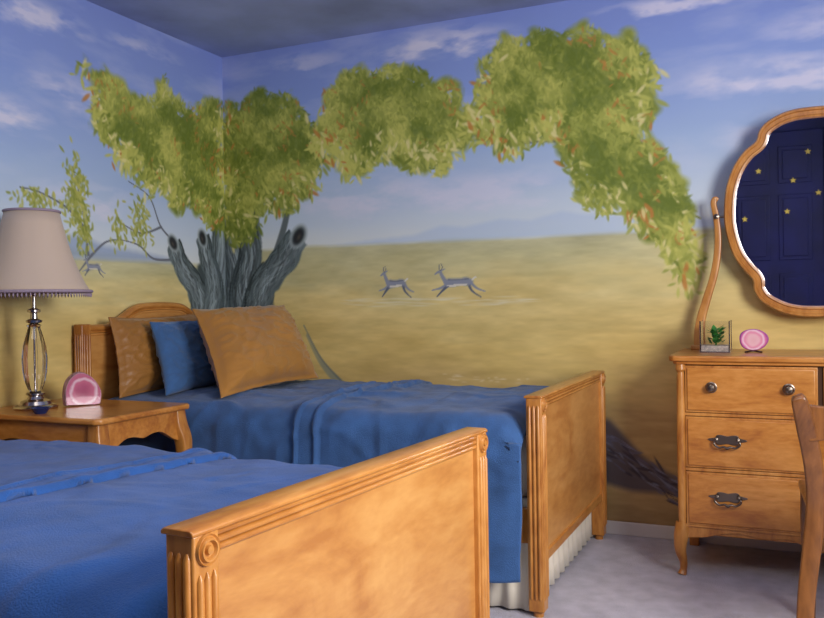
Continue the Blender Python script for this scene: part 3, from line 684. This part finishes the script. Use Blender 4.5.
for k in range(90):
    a=rr.uniform(0,6.28); l=rr.uniform(.02,.045); r0=rr.uniform(0,.02); z0=HD+.03+rr.uniform(0,.06); el=rr.uniform(-.1,1.0)
    d=Vector((math.cos(a)*math.cos(el),math.sin(a)*math.cos(el),math.sin(el))); b0=Vector((tx+r0*math.cos(a),ty+r0*math.sin(a),z0)); sd=Vector((-math.sin(a),math.cos(a),0))
    l=min(l,(.048-r0)); nn=len(v)
    v+=[b0,b0+d*l*.5+sd*.010,b0+d*l,b0+d*l*.5-sd*.010]; f.append((nn,nn+1,nn+2,nn+3))
mobj('plant_leaves',v,f,M_leaf,te)
tube('plant_stem',[(tx,ty,HD+.02),(tx+.003,ty,HD+.09)],.003,M_leaf,te,6)
# agate slice
ac=(2.725,-.27,HD+.008)
ol=[(.052*math.cos(a)*(1+.05*math.sin(3*a+1)),.043+.043*math.sin(a)*(1+.05*math.cos(2*a))) for a in np.linspace(0,2*math.pi,40,endpoint=False)]
M_ag2=agate('purple_agate',(ac[0],ac[1],ac[2]+.043),[(0,(225,165,170)),(.5,(235,185,190)),(.66,(228,140,165)),(.78,(240,205,215)),(.88,(214,110,160)),(1,(150,80,150))],17)
M_ag3=plain('agate_rim',(170,90,150),.4)
sl=slab('agate_slice',*ac,ol,.008,-1.45,M_ag2,M_ag3)
tube('slice_stand',crom([(ac[0]-.03,ac[1]-.012,HD+.003),(ac[0],ac[1]+.014,HD+.006),(ac[0]+.03,ac[1]-.012,HD+.003)],6),.004,M_pewter,None,8).parent=sl

# ------------------------------------------------------------ CHAIR
ch=empty('wooden_chair'); qx=3.115
for s_ in (-1,1):
    pts=[(.235,-1.30,0),(.228,-1.255,.2),(.205,-1.22,.40),(.198,-1.215,.50),(.205,-1.235,.60),(.222,-1.265,.70),(.238,-1.29,.775),(.242,-1.297,.79)]
    tube('rear_stile',[(qx+s_*x,y,z) for x,y,z in crom(pts,6)],[.018,.02,.022,.022,.022,.022,.018,.008],M_dkwood,ch,14,up=(0,1,0),flat=(1.15,.8),square=True)
    tube('front_leg',[(qx+s_*x,y,z) for x,y,z in crom([(.21,-.80,.44),(.213,-.795,.3),(.208,-.80,.12),(.21,-.79,0)],6)],[.024,.022,.017,.016],M_dkwood,ch,14,square=True)
    box('side_rail',(qx+s_*.205-.011,-1.21,.38),(qx+s_*.205+.011,-.80,.43),M_dkwood,ch)
box('front_rail',(qx-.2,-.81,.38),(qx+.2,-.79,.43),M_dkwood,ch); box('back_rail',(qx-.2,-1.225,.38),(qx+.2,-1.205,.43),M_dkwood,ch)
prism('seat',[(qx-.215,-1.2),(qx-.24,-.79),(qx-.22,-.765),(qx+.22,-.765),(qx+.24,-.79),(qx+.215,-1.2)],'z',.43,.46,M_dkwood,ch,.01)
cr=[]; 
for i in range(25):
    t=i/24*2-1; cr.append((qx+.225*t, .735+.03*abs(t)**3+.025*(1-t*t)))
for i in range(25):
    t=1-i/24*2; cr.append((qx+.215*t,.66+.02*(1-t*t)))
o=prism('crest_rail',cr,'y',-.011,.011,M_dkwood,ch,.004); o.location.y=-1.262
sp_=[]
for i in range(17):
    t=i/16; sp_.append((qx-.05-.025*math.sin(t*math.pi*2),.44+.24*t))
sp_+=[(2*qx-x,z) for x,z in sp_[::-1]]
o=prism('splat',sp_,'y',-.007,.007,M_dkwood,ch,.003); o.location.y=-1.235

# ------------------------------------------------------------ LIGHT + CAMERA
def area(name,loc,target,sx,sy,power,col):
    l=bpy.data.lights.new(name,'AREA'); l.shape='RECTANGLE'; l.size=sx; l.size_y=sy; l.energy=power; l.color=col
    o=bpy.data.objects.new(name,l); o.location=loc; d=Vector(target)-Vector(loc); o.rotation_euler=d.to_track_quat('-Z','Y').to_euler(); link(o); return o
area('window_daylight',(XR-.05,(wy0+wy1)/2,(wz0+wz1)/2),(0.4,-1.0,1.0),1.0,1.0,84,(1,.97,.95))
area('ceiling_fill',(2.2,-2.9,H-.04),(1.9,-2.4,0),1.2,1.2,22,(1,.93,.84))  # added soft fill to even out the room; no ceiling fixture behind it
w=bpy.data.worlds.new('sky'); bpy.context.scene.world=w; w.use_nodes=True
bg=w.node_tree.nodes['Background']; bg.inputs['Color'].default_value=(.55,.68,1,1); bg.inputs['Strength'].default_value=1.0
cam=bpy.data.cameras.new('camera'); co=bpy.data.objects.new('camera',cam); link(co)
cam.sensor_width=36; cam.lens=836.7/824*36; cam.clip_start=.05
M=Matrix.Rotation(.4233,4,'Z')@Matrix.Rotation(math.pi/2-.0080,4,'X')@Matrix.Rotation(-.0163,4,'Z')
co.matrix_world=Matrix.Translation((2.8541,-3.8213,1.0639))@M
bpy.context.scene.camera=co
